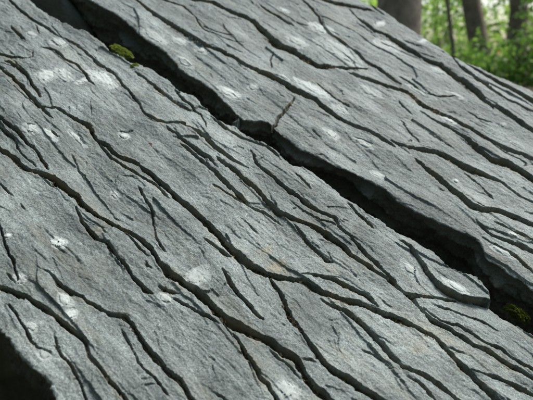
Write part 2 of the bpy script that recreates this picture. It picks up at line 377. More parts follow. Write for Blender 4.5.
GAP_REAR = [(30,-44),(70,-16),(89,-1),(100,5),(112,12),(122,19),(133,27),(143,37),(153,44),(165,52),(180,67),(190,74),(203,82),(213,90),(223,100),(233,110),(243,119),(253,122),(262,121),(270,123),(277,130),(287,137),(298,145),(313,154),(326,160),(341,169),(356,175),(371,184),(386,191),(400,203),(415,211),(432,219),(445,225),(455,230),(467,234),(475,239),(480,246),(487,258),(500,266),(510,273),(520,277),(533,287),(600,326)]
NEAR_RIM = [(-60,250),(-30,290),(0,333),(10,343),(22,357),(35,369),(47,381),(53,391),(59,404),(100,460),(160,540)]
SKYLINE = [(200,-98),(300,-42),(345,-12),(372,4),(385,12),(400,24),(415,33),(430,43),(442,51),(452,57.5),(459,60),(467,62.5),(480,67),(495,74),(510,81),(533,91),(570,112),(640,150)]

def fu(poly, h=0.0):
    a = np.array(poly, float)
    u, v = px(a[:, 0], a[:, 1], h)
    i = np.argsort(u)
    return u[i], v[i]
def curve(poly, h=0.0):
    u, v = fu(poly, h)
    def f(x):
        r = np.interp(x, u, v)
        return r
    return f
cGF, cGR, cNR, cSK = curve(GAP_FRONT), curve(GAP_REAR), curve(NEAR_RIM), curve(SKYLINE)

def world_cracks(lst, seed):
    """every traced seam: a shallow laminated band, deep slits inside it, fine partings beside it
    (u, v, width, depth per width, depth limit, step, minor)"""
    r = np.random.default_rng(seed)
    out = []
    for k, c in enumerate(lst):
        a = np.array(c, float)
        u, v = px(a[:, 0], a[:, 1])
        z = depth_at(a[:, 0], a[:, 1])
        w = a[:, 2] * z / F * .80
        out_ = lambda q: q[0] < 1 or q[0] > 531 or q[1] < 1 or q[1] > 399
        for end in (0, -1):              # seams that leave the picture run on across the slab
            if not out_(a[end]): continue
            L = r.uniform(.25, .75); m = int(L / .05) + 2; sg = 1 if end else -1
            eu = u[end] + sg * np.linspace(.05, L, m)
            sl = np.clip((v[-1] - v[0]) / (u[-1] - u[0] + 1e-6), -.25, .25)
            ev = v[end] + sl * (eu - u[end]) * .6 + np.cumsum(r.normal(0, .004, m))
            ew = w[end] * np.linspace(1.1, .35, m) * r.uniform(.8, 1.3, m)
            if end: u, v, w = np.r_[u, eu], np.r_[v, ev], np.r_[w, ew]
            else: u, v, w = np.r_[eu[::-1], u], np.r_[ev[::-1], v], np.r_[ew[::-1], w]
        wm = a[:, 2].max(); n = len(u)
        stp = r.uniform(-1, 1)
        if wm < 3.3:
            out.append((u, v, w * .80, 4.2, .03, stp, 0)); continue
        out.append((u, v, w * .95, 2.1, .019, stp, 0))
        up = r.choice([.22, .22, .1, -.15])
        wob = np.cumsum(r.normal(0, .06, n)); wob = np.clip(wob - np.linspace(wob[0], wob[-1], n), -.2, .2)
        out.append((u, v + (up + wob) * w, w * r.uniform(.55, .72), 5.0, .06, 0, 1))
        for s in range(3):
            if n < 4: break
            i0 = r.integers(0, n - 3); i1 = min(n, i0 + r.integers(3, 9)); j = slice(i0, i1)
            off = -np.sign(up) * r.uniform(.2, .42) + r.normal(0, .06, i1 - i0)
            ww = w[j] * r.uniform(.14, .26); ww[0] *= .4; ww[-1] *= .4
            out.append((u[j], v[j] + off * w[j], np.maximum(ww, .0009), 4.0, .03, 0, 1))
        for s in range(4):           # finer splits leave the seam at a low angle and die out
            if n < 4: break
            i0 = r.integers(0, n - 3); i1 = min(n - 1, i0 + r.integers(2, 6)); m = i1 - i0 + 1
            j = slice(i0, i1 + 1); sg = r.choice([-1, 1])
            off = sg * np.linspace(0, r.uniform(.006, .030), m) ** 1.0
            if r.random() < .5: off = off[::-1]
            ww = np.clip(w[j] * r.uniform(.14, .40), 0.0010, 0.0030)
            ww = ww * (np.linspace(1, .3, m) if abs(off[0]) < abs(off[-1]) else np.linspace(.3, 1, m))
            out.append((u[j], v[j] + off + r.normal(0, .0010, m), ww, 4.0, .03, 0, 1))
    return out

def random_partings(seed, n, u0, u1, va, vb):
    r = np.random.default_rng(seed); out = []
    for _ in range(n):
        u = r.uniform(u0, u1); L = r.uniform(.06, .26); m = 5
        us = u + np.linspace(0, L, m)
        lo, hi = va(np.array([u]))[0] + .02, vb(np.array([u]))[0] - .02
        v = r.uniform(lo, hi); sl = r.normal(-.08, .06)
        vs = v + sl * (us - u) + np.cumsum(r.normal(0, .0011, m))
        w = np.array([.4, .9, 1, .9, .4]) * r.uniform(.0005, .0012)
        out.append((us, vs, w, r.uniform(1.6, 4), .02, 0, 1))
    return out

CR = {0: world_cracks(FRONT_CRACKS, 3) + random_partings(5, 130, -1.5, 1.1, cNR, cGF),
      1: world_cracks(REAR_CRACKS, 4) + random_partings(6, 150, -1.4, 1.1, cGR, cSK)}

WU, WV = fu([(396,236),(400,241),(410,247),(422,262),(430,275),(440,287),(450,294),(459,298),(474,301),(490,305)])
wedge_u0, wedge_u1 = WU[0], WU[-1]
STAIN = [(278,266,10,8,1.0),(265,250,5,10,.55),(420,345,6,12,.3),(330,268,10,4,.25),(100,228,8,6,.35),(448,338,8,4,.35)]

def plates(u, v, su, sv, seed, tilt_u, tilt_v, off):
    """angular overlapping plates: long cells, each with its own level and tilt"""
    x, y = u / su, v / sv
    xi, yi = np.floor(x).astype(np.int64), np.floor(y).astype(np.int64)
    def rnd(i, j, k):
        h = (i * 374761393 + j * 668265263 + (seed * 31 + k) * 974634777) & 0xffffffff
        h = ((h ^ (h >> 13)) * 1274126177) & 0xffffffff
        return ((h ^ (h >> 16)) & 0xffff) / 65535.0
    best = np.full(u.shape, 9.0); val = np.zeros_like(u)
    for di in (-1, 0, 1):
        for dj in (-1, 0, 1):
            i, j = xi + di, yi + dj
            dx = x - i - .1 - .8 * rnd(i, j, 0); dy = y - j - .1 - .8 * rnd(i, j, 1)
            d = dx * dx + dy * dy
            z = off * (rnd(i, j, 2) - .5) * 2 + tilt_u * (rnd(i, j, 3) - .5) * dx * su + tilt_v * (rnd(i, j, 4) - .42) * dy * sv
            m = d < best
            best = np.where(m, d, best); val = np.where(m, z, val)
    return val
PALE = []
def pale_at(u, v):
    p = np.zeros_like(u)
    nz = .24 * fbm(u * 38, v * 50, 461, 3) + .09 * perlin(u * 240, v * 260, 466)
    for (cu, cv, a, b, am) in PALE:
        m = np.nonzero((np.abs(u - cu) < 2.2 * a) & (np.abs(v - cv) < 2.2 * b))
        d = np.sqrt(((u[m] - cu) / a) ** 2 + ((v[m] - cv) / b) ** 2)
        p[m] = np.maximum(p[m], am * sstep(1.12 - d + nz[m], 0, .12))
    return p
def Hs(u, v, sid):
    """height of the slab surface above the bedding plane, and the ochre stain, at (u, v)"""
    wu = .0018 * perlin(u * 70, v * 95, 21) + .0010 * perlin(u * 120, v * 260, 22)
    wv = .0015 * perlin(u * 48, v * 90, 23) + .0010 * perlin(u * 100, v * 230, 24)
    # the rock splits in splinters, so an edge runs straight for a while and then jumps
    qs = 2.2 * perlin(u * 26, v * 34, 25); qf = np.floor(qs)
    wv = wv + .0011 * (qf + sstep(qs - qf, .75, 1.0)) * np.clip(1 + .0 * u, 0, 1)
    h = .0075 * perlin(u * 3.1 + 3 * sid, v * 5.5, 31) + .0045 * perlin(u * 8, v * 16, 32 + sid)
    pu = u + .35 * v + .010 * perlin(u * 18, v * 40, 26) + .002 * perlin(u * 120, v * 150, 27)
    pv = v + .10 * u + .0040 * perlin(u * 12, v * 26, 28) + .0012 * perlin(u * 70, v * 160, 29)
    h += plates(pu, pv, .20, .042, 7 + sid, .05, .17, .0014)
    msk = sstep(perlin(u * 5, v * 9, 38 + sid), -.15, .15)
    h += msk * plates(pu, pv, .075, .015, 17 + sid, .06, .15, .0006)
    # flaky terraces of the cleavage
    q = 2.6 * fbm(u * 4.8 + v * 1.0, v * 15, 41 + sid, 3) + .55 * perlin(u * 40, v * 70, 45)
    fl = np.floor(q); h += .0007 * (fl + sstep(q - fl, .88, 1.0) + .1 * (q - fl))
    q2 = 2.6 * fbm(u * 14 + v * 3, v * 60, 51 + sid, 2)
    fl = np.floor(q2); h += .0003 * (fl + sstep(q2 - fl, .8, 1.0))
    h += .0007 * perlin(u * 110, v * 135, 55) + .00040 * perlin(u * 300, v * 330, 56)
    # wide and narrow variation of the seams
    wmod = np.clip(1 + .42 * perlin(u * 36, v * 70, 61) + .30 * perlin(u * 80, v * 220, 62), .25, 1.8)
    fill = np.clip(.5 + .6 * perlin(u * 30, v * 60, 63) + .45 * perlin(u * 34, v * 360, 64), 0, 1)
    groove = np.zeros_like(u)
    uu, vv = u + wu, v + wv
    halo = np.zeros_like(u)
    stain = np.zeros_like(u)
    for (cu, cv, cw, dep, dmax, stp, minor) in CR[sid]:
        mg = .006 if minor else .035
        idx = np.nonzero((uu > cu.min() - mg) & (uu < cu.max() + mg) & (vv > cv.min() - mg) & (vv < cv.max() + mg))
        if idx[0].size == 0: continue
        a, b_ = uu[idx], vv[idx]
        best = np.full(a.shape, 9.0); bw = np.zeros_like(a); bs = np.zeros_like(a); be = np.zeros_like(a)
        n = len(cu)
        arc_ = np.concatenate([[0], np.cumsum(np.hypot(np.diff(cu), np.diff(cv)))])
        bl_ = np.zeros_like(a)
        for i in range(n - 1):
            du, dv = cu[i + 1] - cu[i], cv[i + 1] - cv[i]
            L2 = du * du + dv * dv + 1e-12
            t = ((a - cu[i]) * du + (b_ - cv[i]) * dv) / L2
            tc = np.clip(t, 0, 1)
            ex, ey = a - cu[i] - tc * du, b_ - cv[i] - tc * dv
            d = np.sqrt(ex * ex + ey * ey)
            m = d < best
            best = np.where(m, d, best); bw = np.where(m, cw[i] + tc * (cw[i + 1] - cw[i]), bw)
            bs = np.where(m, np.sign(du * ey - dv * ex), bs)
            be = np.where(m, (i + tc) / (n - 1), be)
            bl_ = np.where(m, arc_[i] + tc * (arc_[i + 1] - arc_[i]), bl_)
        bw = bw * np.clip(np.minimum(bl_, arc_[-1] - bl_) / (.004 if minor else .016) + .12, 0, 1)
        hw = .5 * bw * wmod[idx]
        D = np.minimum(dep * bw, dmax) * np.clip(hw / .00115, 0, 1)
        hw = np.maximum(hw, .00115)        # no parting is finer than the mesh can hold
        x = best / hw
        # the lower lip slopes in under the sharp upper lip
        asym = (.10 + .40 * (.5 + .5 * stp)) if not minor else .40
        lo = np.where(bs > 0, np.clip((1.08 - x) / (.55 if minor else .20), 0, 1), np.clip((1.22 - x) / (.22 + .8 * asym), 0, 1) ** 1.2)
        gd = -D * lo * (.55 + .45 * fill[idx])
        groove[idx] = np.minimum(groove[idx], gd)
        if not minor:
            taper = np.clip(np.minimum(be, 1 - be) * 6, 0, 1)
            big = np.clip(bw / .008, .2, 1.2)
            # shingle step: the sheet above the seam stands a little proud and slopes back
            h[idx] += taper * big * np.where(bs > 0, .0036 * np.exp(-best / .03), -.0014 * np.exp(-best / .02))
            halo[idx] = np.maximum(halo[idx], taper * np.exp(-np.maximum(best - hw, 0) / .0045) * np.clip(bw / .005, .4, 1))
            h[idx] += taper * big * stp * .0016 * np.exp(-best / .02) * bs
    rag = .0016 * perlin(u * 130, v * 380, 66) + .0009 * perlin(u * 330, v * 420, 67)
    h = h + groove + rag * sstep(-groove, .001, .005)
    if sid == 0:      # the wedge-shaped sheet beside the fissure stands above its neighbour
        vb = np.interp(u, WU, WV, left=9, right=9)
        k = np.clip((u - wedge_u0) / (wedge_u1 - wedge_u0), 0, 1)
        inside = sstep(v + wv * 1.5 - vb, -.0025, .0025)
        h += k * (.010 * inside)
        vb2 = np.where(u < wedge_u1, vb, WV[-1] + .25 * (cGF(u) - cGF(np.array([wedge_u1 + .004]))[0]))
        below = np.exp(-np.abs(v - vb2) / .05) * (1 - inside)
        h -= k * .010 * below * np.exp(-np.clip(u - wedge_u1, 0, 9) / .2)
    for (sx, sy, rx, ry, am) in STAIN:
        cu_, cv_ = px(np.array([float(sx)]), np.array([float(sy)]))
        z = depth_at(sx, sy)
        d = np.sqrt(((uu - cu_) / (rx * z / F * 1.3)) ** 2 + ((vv - cv_) / (ry * z / F * 1.5)) ** 2)
        stain = np.maximum(stain, am * sstep(1.15 - d + .35 * perlin(u * 70, v * 70, 71), 0, .8))
    stain = np.maximum(stain, halo * .5 * sstep(fbm(u * 14, v * 30, 72, 3), .0, .55))
    stain = np.minimum(stain, 1)
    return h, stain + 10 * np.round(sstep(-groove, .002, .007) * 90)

# ------------------------------------------------------------------ where lichen grows (photo pixels: x, y, half-widths)
WHITE = [(229,93,12,4.5,'bright white lichen streak on the upper slab beside the fissure edge'),
 (321,30,10,6,'largest white lichen blotch, two-lobed, high on the upper slab'),
 (283,11,5,2.2,'small white lichen fleck near the top of the upper slab'),
 (313,89,17,5,'long pale lichen band on the sharp lip of the upper slab'),
 (102,78,13,6.5,'broad pale lichen patch below the green moss'),
 (46,77,8,6,'round pale lichen patch left of a fainter one on the lower slab'),
 (83,81,3,6,'narrow whitish mark between two pale lichen patches'),
 (58,242,6.5,4.6,'lone round white lichen spot on the smooth lower slab'),
 (71,316,5,4,'white lichen spot beside the seam near the undercut edge'),
 (422,43,2.4,4.5,'tiny white lichen dots just under the skyline edge'),
 (449,120,6,3,'white lichen fleck at the edge of a dark seam on the upper slab'),
 (456,181,2.5,2,'tiny white dot on the upper slab between two seams'),
 (503,125,2.2,2,'tiny round white lichen dot on the skyline sheet'),
 (380,24,3.5,5,'pale lichen spot on the topmost sheet near the trunk'),
 (8,238,2.6,2.4,'tiny pale lichen dot beside the short steep seam'),
 (512,236,4,2.2,'small pale lichen dot on the lower end of the upper slab'),
 (455,288,10,3,'pale crust along the tip of the wedge-shaped sheet'),
]
GREY = [(65,75,9,4),(31,33,5,2.4),(59,42,8,4),(155,37,13,4),(180,40,6,4),(200,49,6,3),(253,87,4,3),(338,51,22,7),(297,43,9,5),(284,79,5,2),(370,92,10,5),(387,44,11,6),
 (32,131,7,4),(49,137,9,3),(78,139,12,2),(124,136,5,3),(115,193,5,2.4),(197,277,7,9),(165,297,6,3),(65,301,8,3.4),(32,327,5,3),(45,354,6,4),(287,390,9,6.5),(331,133,7,4),(363,143,9,3),(378,174,6,3),
 (455,95,7,2.2),(420,90,14,2.4),(410,268,9,3.4),(340,108,8,3),(440,70,8,2.4),(20,280,6,3),(500,252,10,3),(185,62,9,3)]
for (x, y, rx, ry, am) in [(a, b, c, d, .95) for a, b, c, d, e in WHITE] + [(a, b, c, d, .8) for a, b, c, d in GREY] + [(480,85,16,5,.4),(350,95,26,5,.35),(410,60,30,5,.3),(150,150,18,8,.25),(110,100,25,7,.3),(60,60,20,5,.3),(20,100,12,6,.3),(300,120,12,6,.25),(420,130,16,5,.3),(470,190,14,5,.3)]:
    _u, _v = px(np.array([float(x)]), np.array([float(y)])); _z = float(depth_at(x, y)) / F
    PALE.append((float(_u[0]), float(_v[0]), rx * _z * 1.35, ry * _z * 1.75, am))
# ------------------------------------------------------------------ rock slabs
def ucols(lo, hi, step, far_lo, far_hi):
    mid = np.arange(lo, hi, step)
    a = []; x, s = lo, step
    while x > far_lo: s *= 1.02; x -= min(s, .008); a.append(x)
    b = []; x, s = mid[-1], step
    while x < far_hi: s *= 1.02; x += min(s, .008); b.append(x)
    return np.concatenate([np.array(a[::-1]), mid, np.array(b)])

def build_slab(sid, base, va, vb, u, nrows, wallA, wallB, parts_curves, tagargs, wa_name, wb_name):
    """rows: wall A (rim va downwards), the surface va..vb, wall B"""
    nu = len(u)
    t = np.linspace(0, 1, nrows)
    def chips(k):
        q = 2.4 * perlin(u * 22, u * 0 + k, 86 + sid); return .0030 * (np.floor(q) + sstep(q - np.floor(q), .8, 1))
    ra = va(u) + chips(3.3) * (.7 if sid == 0 else .35) + .0022 * perlin(u * 60, u * 0, 81 + sid) + .0014 * perlin(u * 170, u * 0 + 4, 82 + sid)
    rb = vb(u) + chips(8.1) * (1 if sid == 0 else .4) + .0022 * perlin(u * 60, u * 0 + 9, 83 + sid) + .0014 * perlin(u * 170, u * 0 + 13, 84 + sid)
    Ug = np.broadcast_to(u, (nrows, nu)).copy()
    def smooth_rim(f):
        k = np.linspace(-.09, .09, 19); wt = np.exp(-(k / .045) ** 2)
        return sum(w_ * f(u + k_) for k_, w_ in zip(k, wt)) / wt.sum()
    sa_, sb_ = smooth_rim(va), smooth_rim(vb)
    tt_ = t[:, None]
    Vg = sa_[None] + tt_ * (sb_ - sa_)[None] + (ra - sa_)[None] * (1 - tt_) ** 9 + (rb - sb_)[None] * tt_ ** 9
    H, ST = Hs(Ug.ravel(), Vg.ravel(), sid)
    H = H.reshape(nrows, nu); ST = ST.reshape(nrows, nu)
    PL = pale_at(Ug.ravel(), Vg.ravel()).reshape(nrows, nu)
    SE = np.floor(ST / 10 + 1e-6); ST = ST - SE * 10; SE = SE / 90
    # edges are broken and slightly rounded
    dA, dB = Vg - ra[None], rb[None] - Vg
    rrA = (.0042 if sid == 0 else .0026) * (1 + .7 * perlin(Ug * 35, Ug * 0 + 2, 91)); rrB = .0042 * (1 + .7 * perlin(Ug * 35, Ug * 0 + 7, 92))
    H -= .75 * rrA * np.clip(1 - dA / rrA, 0, 1) ** 2 + .75 * rrB * np.clip(1 - dB / rrB, 0, 1) ** 2
    P = W(Ug, Vg, H)
    G = np.stack([Ug, Vg, H], -1)
    def wall(edge_v, edge_h, depth, lean, sgn, rows, seed):
        s = np.linspace(0, 1, rows + 1)[1:] ** 1.35
        d = s[:, None] * depth * np.ones(nu)[None]
        uu = np.broadcast_to(u, d.shape)
        nz = .010 * fbm(uu * 9, d * 16, seed, 3) + .0060 * fbm(uu * 60, d * 90, seed + 4, 3)
        q = 3.0 * fbm(uu * 6, d * 30, seed + 8, 2); nz = nz + .0065 * (np.floor(q) + sstep(q - np.floor(q), .7, 1))
        nz = nz * sstep(d, 0, .03)
        v = edge_v[None] + sgn * (nz - lean(d))
        h = edge_h[None] * np.ones_like(d) - d
        return W(uu, v, h), np.stack([uu, v * .5, h], -1)
    PA, GA = wall(ra, H[0], wallA[0], wallA[1], -1, wallA[2], 101 + sid * 20)
    PB, GB = wall(rb, H[-1], wallB[0], wallB[1], 1, wallB[2], 111 + sid * 20)
    P = np.concatenate([PA[::-1], P, PB]); G = np.concatenate([GA[::-1], G, GB])
    nA, nB = len(PA), len(PB)
    ST = np.concatenate([np.zeros((nA, nu)), ST, np.zeros((nB, nu))])
    SE = np.concatenate([np.zeros((nA, nu)), SE, np.zeros((nB, nu))])
    PL = np.concatenate([np.zeros((nA, nu)), PL, np.zeros((nB, nu))])
    # the outcrop dives into the hillside at both hidden ends
    for c in (0, -1): P[:, c, 2] -= 0.9
    nr = P.shape[0]
    ii = np.arange(nr * nu).reshape(nr, nu)
    quads = np.stack([ii[:-1, :-1], ii[:-1, 1:], ii[1:, 1:], ii[1:, :-1]], -1)
    # orientation
    reg = np.zeros((nr - 1, nu - 1), int)
    uc = .5 * (u[1:] + u[:-1])
    Vc = np.concatenate([np.zeros((nA, nu)), Vg, np.zeros((nB, nu))])
    vc = .25 * (Vc[:-1, :-1] + Vc[1:, :-1] + Vc[:-1, 1:] + Vc[1:, 1:])
    for f in parts_curves: reg += (vc > f(uc)[None]).astype(int)
    reg[:nA] = 900; reg[nA + nrows - 1:] = 901
    root = empty('rock_slab', base)
    tag(root, *tagargs)
    flat = (P - np.array(base)).reshape(-1, 3); gf = G.reshape(-1, 3); sf = ST.reshape(-1); ef = SE.reshape(-1); plf = PL.reshape(-1)
    nrm = np.cross(P[nA + 5, 6] - P[nA + 5, 5], P[nA + 6, 5] - P[nA + 5, 5])
    if nrm @ NW < 0: quads = quads[..., ::-1]
    pn = np.gradient(P, axis=1); pm = np.gradient(P, axis=0)
    NRM = np.cross(pn, pm); NRM /= np.linalg.norm(NRM, axis=-1)[..., None] + 1e-12
    if nrm @ NW < 0: NRM = -NRM
    nf = NRM.reshape(-1, 3)
    for r in np.unique(reg):
        q = quads[reg == r]
        if len(q) < 60: 
            continue
        ids, inv = np.unique(q.ravel(), return_inverse=True)
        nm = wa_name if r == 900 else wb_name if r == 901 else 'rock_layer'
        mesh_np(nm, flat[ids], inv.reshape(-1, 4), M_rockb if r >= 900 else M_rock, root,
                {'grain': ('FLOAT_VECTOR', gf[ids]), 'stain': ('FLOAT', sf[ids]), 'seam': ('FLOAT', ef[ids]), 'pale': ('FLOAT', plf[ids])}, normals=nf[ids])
    return root

def pcurve(poly, left=None, right=None):
    u, v = fu(poly)
    return lambda x: np.interp(x, u, v, left=left if left is not None else v[0], right=right if right is not None else v[-1])

f_parts = [
 pcurve([(a, b) for a, b, c in FRONT_CRACKS[33]]),
 pcurve([(-6,216),(0,227),(5,245),(12,259),(25,264)] + [(a, b) for a, b, c in FRONT_CRACKS[36]]),
 pcurve([(a, b) for a, b, c in FRONT_CRACKS[25]]),
 pcurve([(a, b) for a, b, c in FRONT_CRACKS[17]]),
 pcurve([(-20,-16),(8,0),(25,13),(35,20),(47,26),(55,33),(66,39),(77,46),(94,61),(107,70),(125,87),(138,101),(144,112),(165,124),(193,130),(205,138),(215,148)] + [(a, b) for a, b, c in FRONT_CRACKS[7]][1:]),
 lambda x: np.interp(x, WU, WV, left=9, right=9),
]
r1 = [(a, b) for a, b, c in REAR_CRACKS[0]]; r10 = [(a, b) for a, b, c in REAR_CRACKS[10]]
r2 = [(a, b) for a, b, c in REAR_CRACKS[2]][:-2]; r3 = [(a, b) for a, b, c in REAR_CRACKS[3]]
r_parts = [
 pcurve(r1 + r10[1:]),
 pcurve(r1 + [(a, b) for a, b, c in REAR_CRACKS[1]][1:]),
 pcurve(r2 + r3[1:]),
 pcurve([(a, b) for a, b, c in REAR_CRACKS[4]] + r3[6:]),
 pcurve([(323,1),(341,4),(351,10)] + [(a, b) for a, b, c in REAR_CRACKS[5]][1:]),
 pcurve([(a, b) for a, b, c in REAR_CRACKS[7]], left=9),
 pcurve([(a, b) for a, b, c in REAR_CRACKS[8]], left=9),
]
base_f = W(np.array([-.05]), np.array([-.2]), np.array([-.75]))[0]
base_r = W(np.array([-.1]), np.array([.5]), np.array([-.75]))[0]
uF = ucols(-1.06, .66, .0015, -1.75, 1.25)
uR = ucols(-.95, .66, .0016, -1.65, 1.25)
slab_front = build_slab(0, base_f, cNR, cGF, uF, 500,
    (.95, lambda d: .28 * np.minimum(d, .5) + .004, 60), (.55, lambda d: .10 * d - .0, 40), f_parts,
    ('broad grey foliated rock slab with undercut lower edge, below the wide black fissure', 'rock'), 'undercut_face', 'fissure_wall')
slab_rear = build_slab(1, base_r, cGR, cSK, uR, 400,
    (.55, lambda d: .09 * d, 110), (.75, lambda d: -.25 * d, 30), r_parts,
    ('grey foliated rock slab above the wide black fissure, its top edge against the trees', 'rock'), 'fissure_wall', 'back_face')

# ------------------------------------------------------------------ terrain
def ground_z(x, y):
    up = sstep(y, .75, 2.5) * (CZ - .30)
    far = -.10 * np.clip(y - 10, 0, 400) + .035 * np.clip(x - 3, 0, 30) * sstep(y, 3, 8) * (1 - sstep(y, 14, 30))
    b = .05 * perlin(x * .7, y * .7, 201) + .16 * perlin(x * .16, y * .16, 202) * sstep(np.hypot(x, y), 4, 14)
    z = up + np.maximum(far, -35) + b
    # the hollow left between the slabs and under them
    return z - .55 * np.exp(-(((x - .1) / 1.3) ** 2 + ((y - 1.35) / .75) ** 2))
ax = np.sinh(np.linspace(-6.2, 6.2, 240)) * (420 / math.sinh(6.2))
gx, gy = np.meshgrid(ax, ax + 1.5)
gz = ground_z(gx, gy)
ii = np.arange(gx.size).reshape(gx.shape)
gq = np.stack([ii[:-1, :-1], ii[:-1, 1:], ii[1:, 1:], ii[1:, :-1]], -1).reshape(-1, 4)
tag(mesh_np('ground', np.stack([gx, gy, gz], -1).reshape(-1, 3), gq, M_ground), kind='structure')

# soil at the bottom of the fissure
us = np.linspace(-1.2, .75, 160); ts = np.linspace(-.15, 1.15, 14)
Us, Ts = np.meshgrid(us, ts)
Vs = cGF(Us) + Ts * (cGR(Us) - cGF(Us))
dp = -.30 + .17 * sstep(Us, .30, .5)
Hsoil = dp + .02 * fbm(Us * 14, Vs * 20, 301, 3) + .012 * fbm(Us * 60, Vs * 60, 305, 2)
ii = np.arange(Us.size).reshape(Us.shape)
sq = np.stack([ii[:-1, :-1], ii[:-1, 1:], ii[1:, 1:], ii[1:, :-1]], -1).reshape(-1, 4)
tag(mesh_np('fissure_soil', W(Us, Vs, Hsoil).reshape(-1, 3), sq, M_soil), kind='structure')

# ------------------------------------------------------------------ rocks caught in the fissure
def rock_lump(name, center, axes, size, seed, mat, sub=5, rough=.18):
    """an angular fragment: a sphere cut by random planes and roughened"""
    bm = bmesh.new(); bmesh.ops.create_icosphere(bm, subdivisions=sub, radius=1.0)
    r = np.random.default_rng(seed)
    co = np.array([v.co[:] for v in bm.verts])
    pl = r.normal(size=(11, 3)); pl /= np.linalg.norm(pl, axis=1)[:, None]; off = r.uniform(.42, .8, 11)
    for n_, o_ in zip(pl, off):
        d = co @ n_ - o_
        co = co - np.clip(d, 0, None)[:, None] * n_ * .92
    nz = rough * (.10 * fbm(co[:, 0] * 5 + co[:, 2] * 3, co[:, 1] * 5 - co[:, 2] * 2, seed, 4))
    co = co * (1 + nz)[:, None]
    loc = co * np.array(size)
    A = np.array(axes)
    wp = loc @ A
    faces = np.array([[v.index for v in f.verts] for f in bm.faces]); bm.free()
    o = mesh_np(name, wp, faces, mat, None, {'grain': ('FLOAT_VECTOR', loc + r.uniform(0, 3, 3)), 'stain': ('FLOAT', np.zeros(len(co)))}, n=3)
    o.location = center
    return o
def at_uvh(u, v, h): return W(np.array([u]), np.array([v]), np.array([h]))[0]
def at_px(x, y, h=0.0):
    a, b = px(np.array([float(x)]), np.array([float(y)]), h); return float(a[0]), float(b[0])
AX = [UW, VW, NW]
# inner splinter that fills the widening fissure under its upper end
u0, v0 = at_px(60, 4, -.07)
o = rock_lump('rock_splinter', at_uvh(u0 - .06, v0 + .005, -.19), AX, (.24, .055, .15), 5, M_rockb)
tag(o, 'dark rock splinter sunk inside the wide fissure behind the green moss', 'rock')
u0, v0 = at_px(237, 125, -.02)
o = rock_lump('rock_chip', at_uvh(u0, v0, -.034), AX, (.013, .017, .036), 23, M_rock, sub=5, rough=1.6)
tag(o, 'small pale rock chip wedged in the narrow middle of the fissure', 'rock')

# ------------------------------------------------------------------ lichen crusts
def lichen(x, y, rx, ry, mat, name, label, group, ang=None, seed=0):
    u0, v0 = at_px(x, y)
    z = float(depth_at(x, y)); sc = z / F
    sid = 0 if v0 < float(cGF(np.array([u0]))[0]) + .004 else 1
    a, b = rx * sc * 1.12, ry * sc * 1.45
    n = int(np.clip(max(a, b) / .0007, 16, 70))
    g = np.linspace(-1.5, 1.5, n)
    X, Y = np.meshgrid(g, g)
    th = math.radians(ang if ang is not None else 0)
    du = a * X * math.cos(th) - b * Y * math.sin(th); dv = a * X * math.sin(th) + b * Y * math.cos(th)
    U_, V_ = u0 + du, v0 + dv
    if sid == 0:
        V_ = np.minimum(V_, cGF(U_) - .003)
    else: V_ = np.maximum(V_, cGR(U_) + .003)
    H_, _s = Hs(U_.ravel(), V_.ravel(), sid); H_ = H_.reshape(U_.shape)
    f = .92 - np.sqrt(X * X + Y * Y) + .26 * fbm(U_ * 60, V_ * 60, 400 + seed, 3) + .16 * fbm(U_ * 300, V_ * 300, 430 + seed, 2)
    H_ = H_ + np.clip(f, -1, .22) * .0075 + .00035 * perlin(U_ * 700, V_ * 700, 450)
    # the crust does not bridge seams
    ii = np.arange(U_.size).reshape(U_.shape)
    q = np.stack([ii[:-1, :-1], ii[:-1, 1:], ii[1:, 1:], ii[1:, :-1]], -1)
    hq = np.stack([H_[:-1, :-1], H_[:-1, 1:], H_[1:, 1:], H_[1:, :-1]])
    keep = (f[:-1, :-1] > -.12) & (f[1:, 1:] > -.12) & (np.ptp(hq, axis=0) < .0022)
    comp = np.zeros(keep.shape, int); nc = 0; size = [0]
    for (a0, b0) in zip(*np.nonzero(keep)):          # one crust is one connected piece
        if comp[a0, b0]: continue
        nc += 1; stack = [(a0, b0)]; comp[a0, b0] = nc; cnt = 0
        while stack:
            p_, q_ = stack.pop(); cnt += 1
            for e_, g_ in ((p_ + 1, q_), (p_ - 1, q_), (p_, q_ + 1), (p_, q_ - 1)):
                if 0 <= e_ < keep.shape[0] and 0 <= g_ < keep.shape[1] and keep[e_, g_] and not comp[e_, g_]:
                    comp[e_, g_] = nc; stack.append((e_, g_))
        size.append(cnt)
    if nc == 0: return
    q = q[comp == int(np.argmax(size))]
    P = W(U_, V_, H_).reshape(-1, 3)
    c = at_uvh(u0, v0, 0)
    ids, inv = np.unique(q.ravel(), return_inverse=True)
    o = mesh_np(name, P[ids] - c, inv.reshape(-1, 4), mat); o.location = c
    tag(o, label, 'lichen', group)

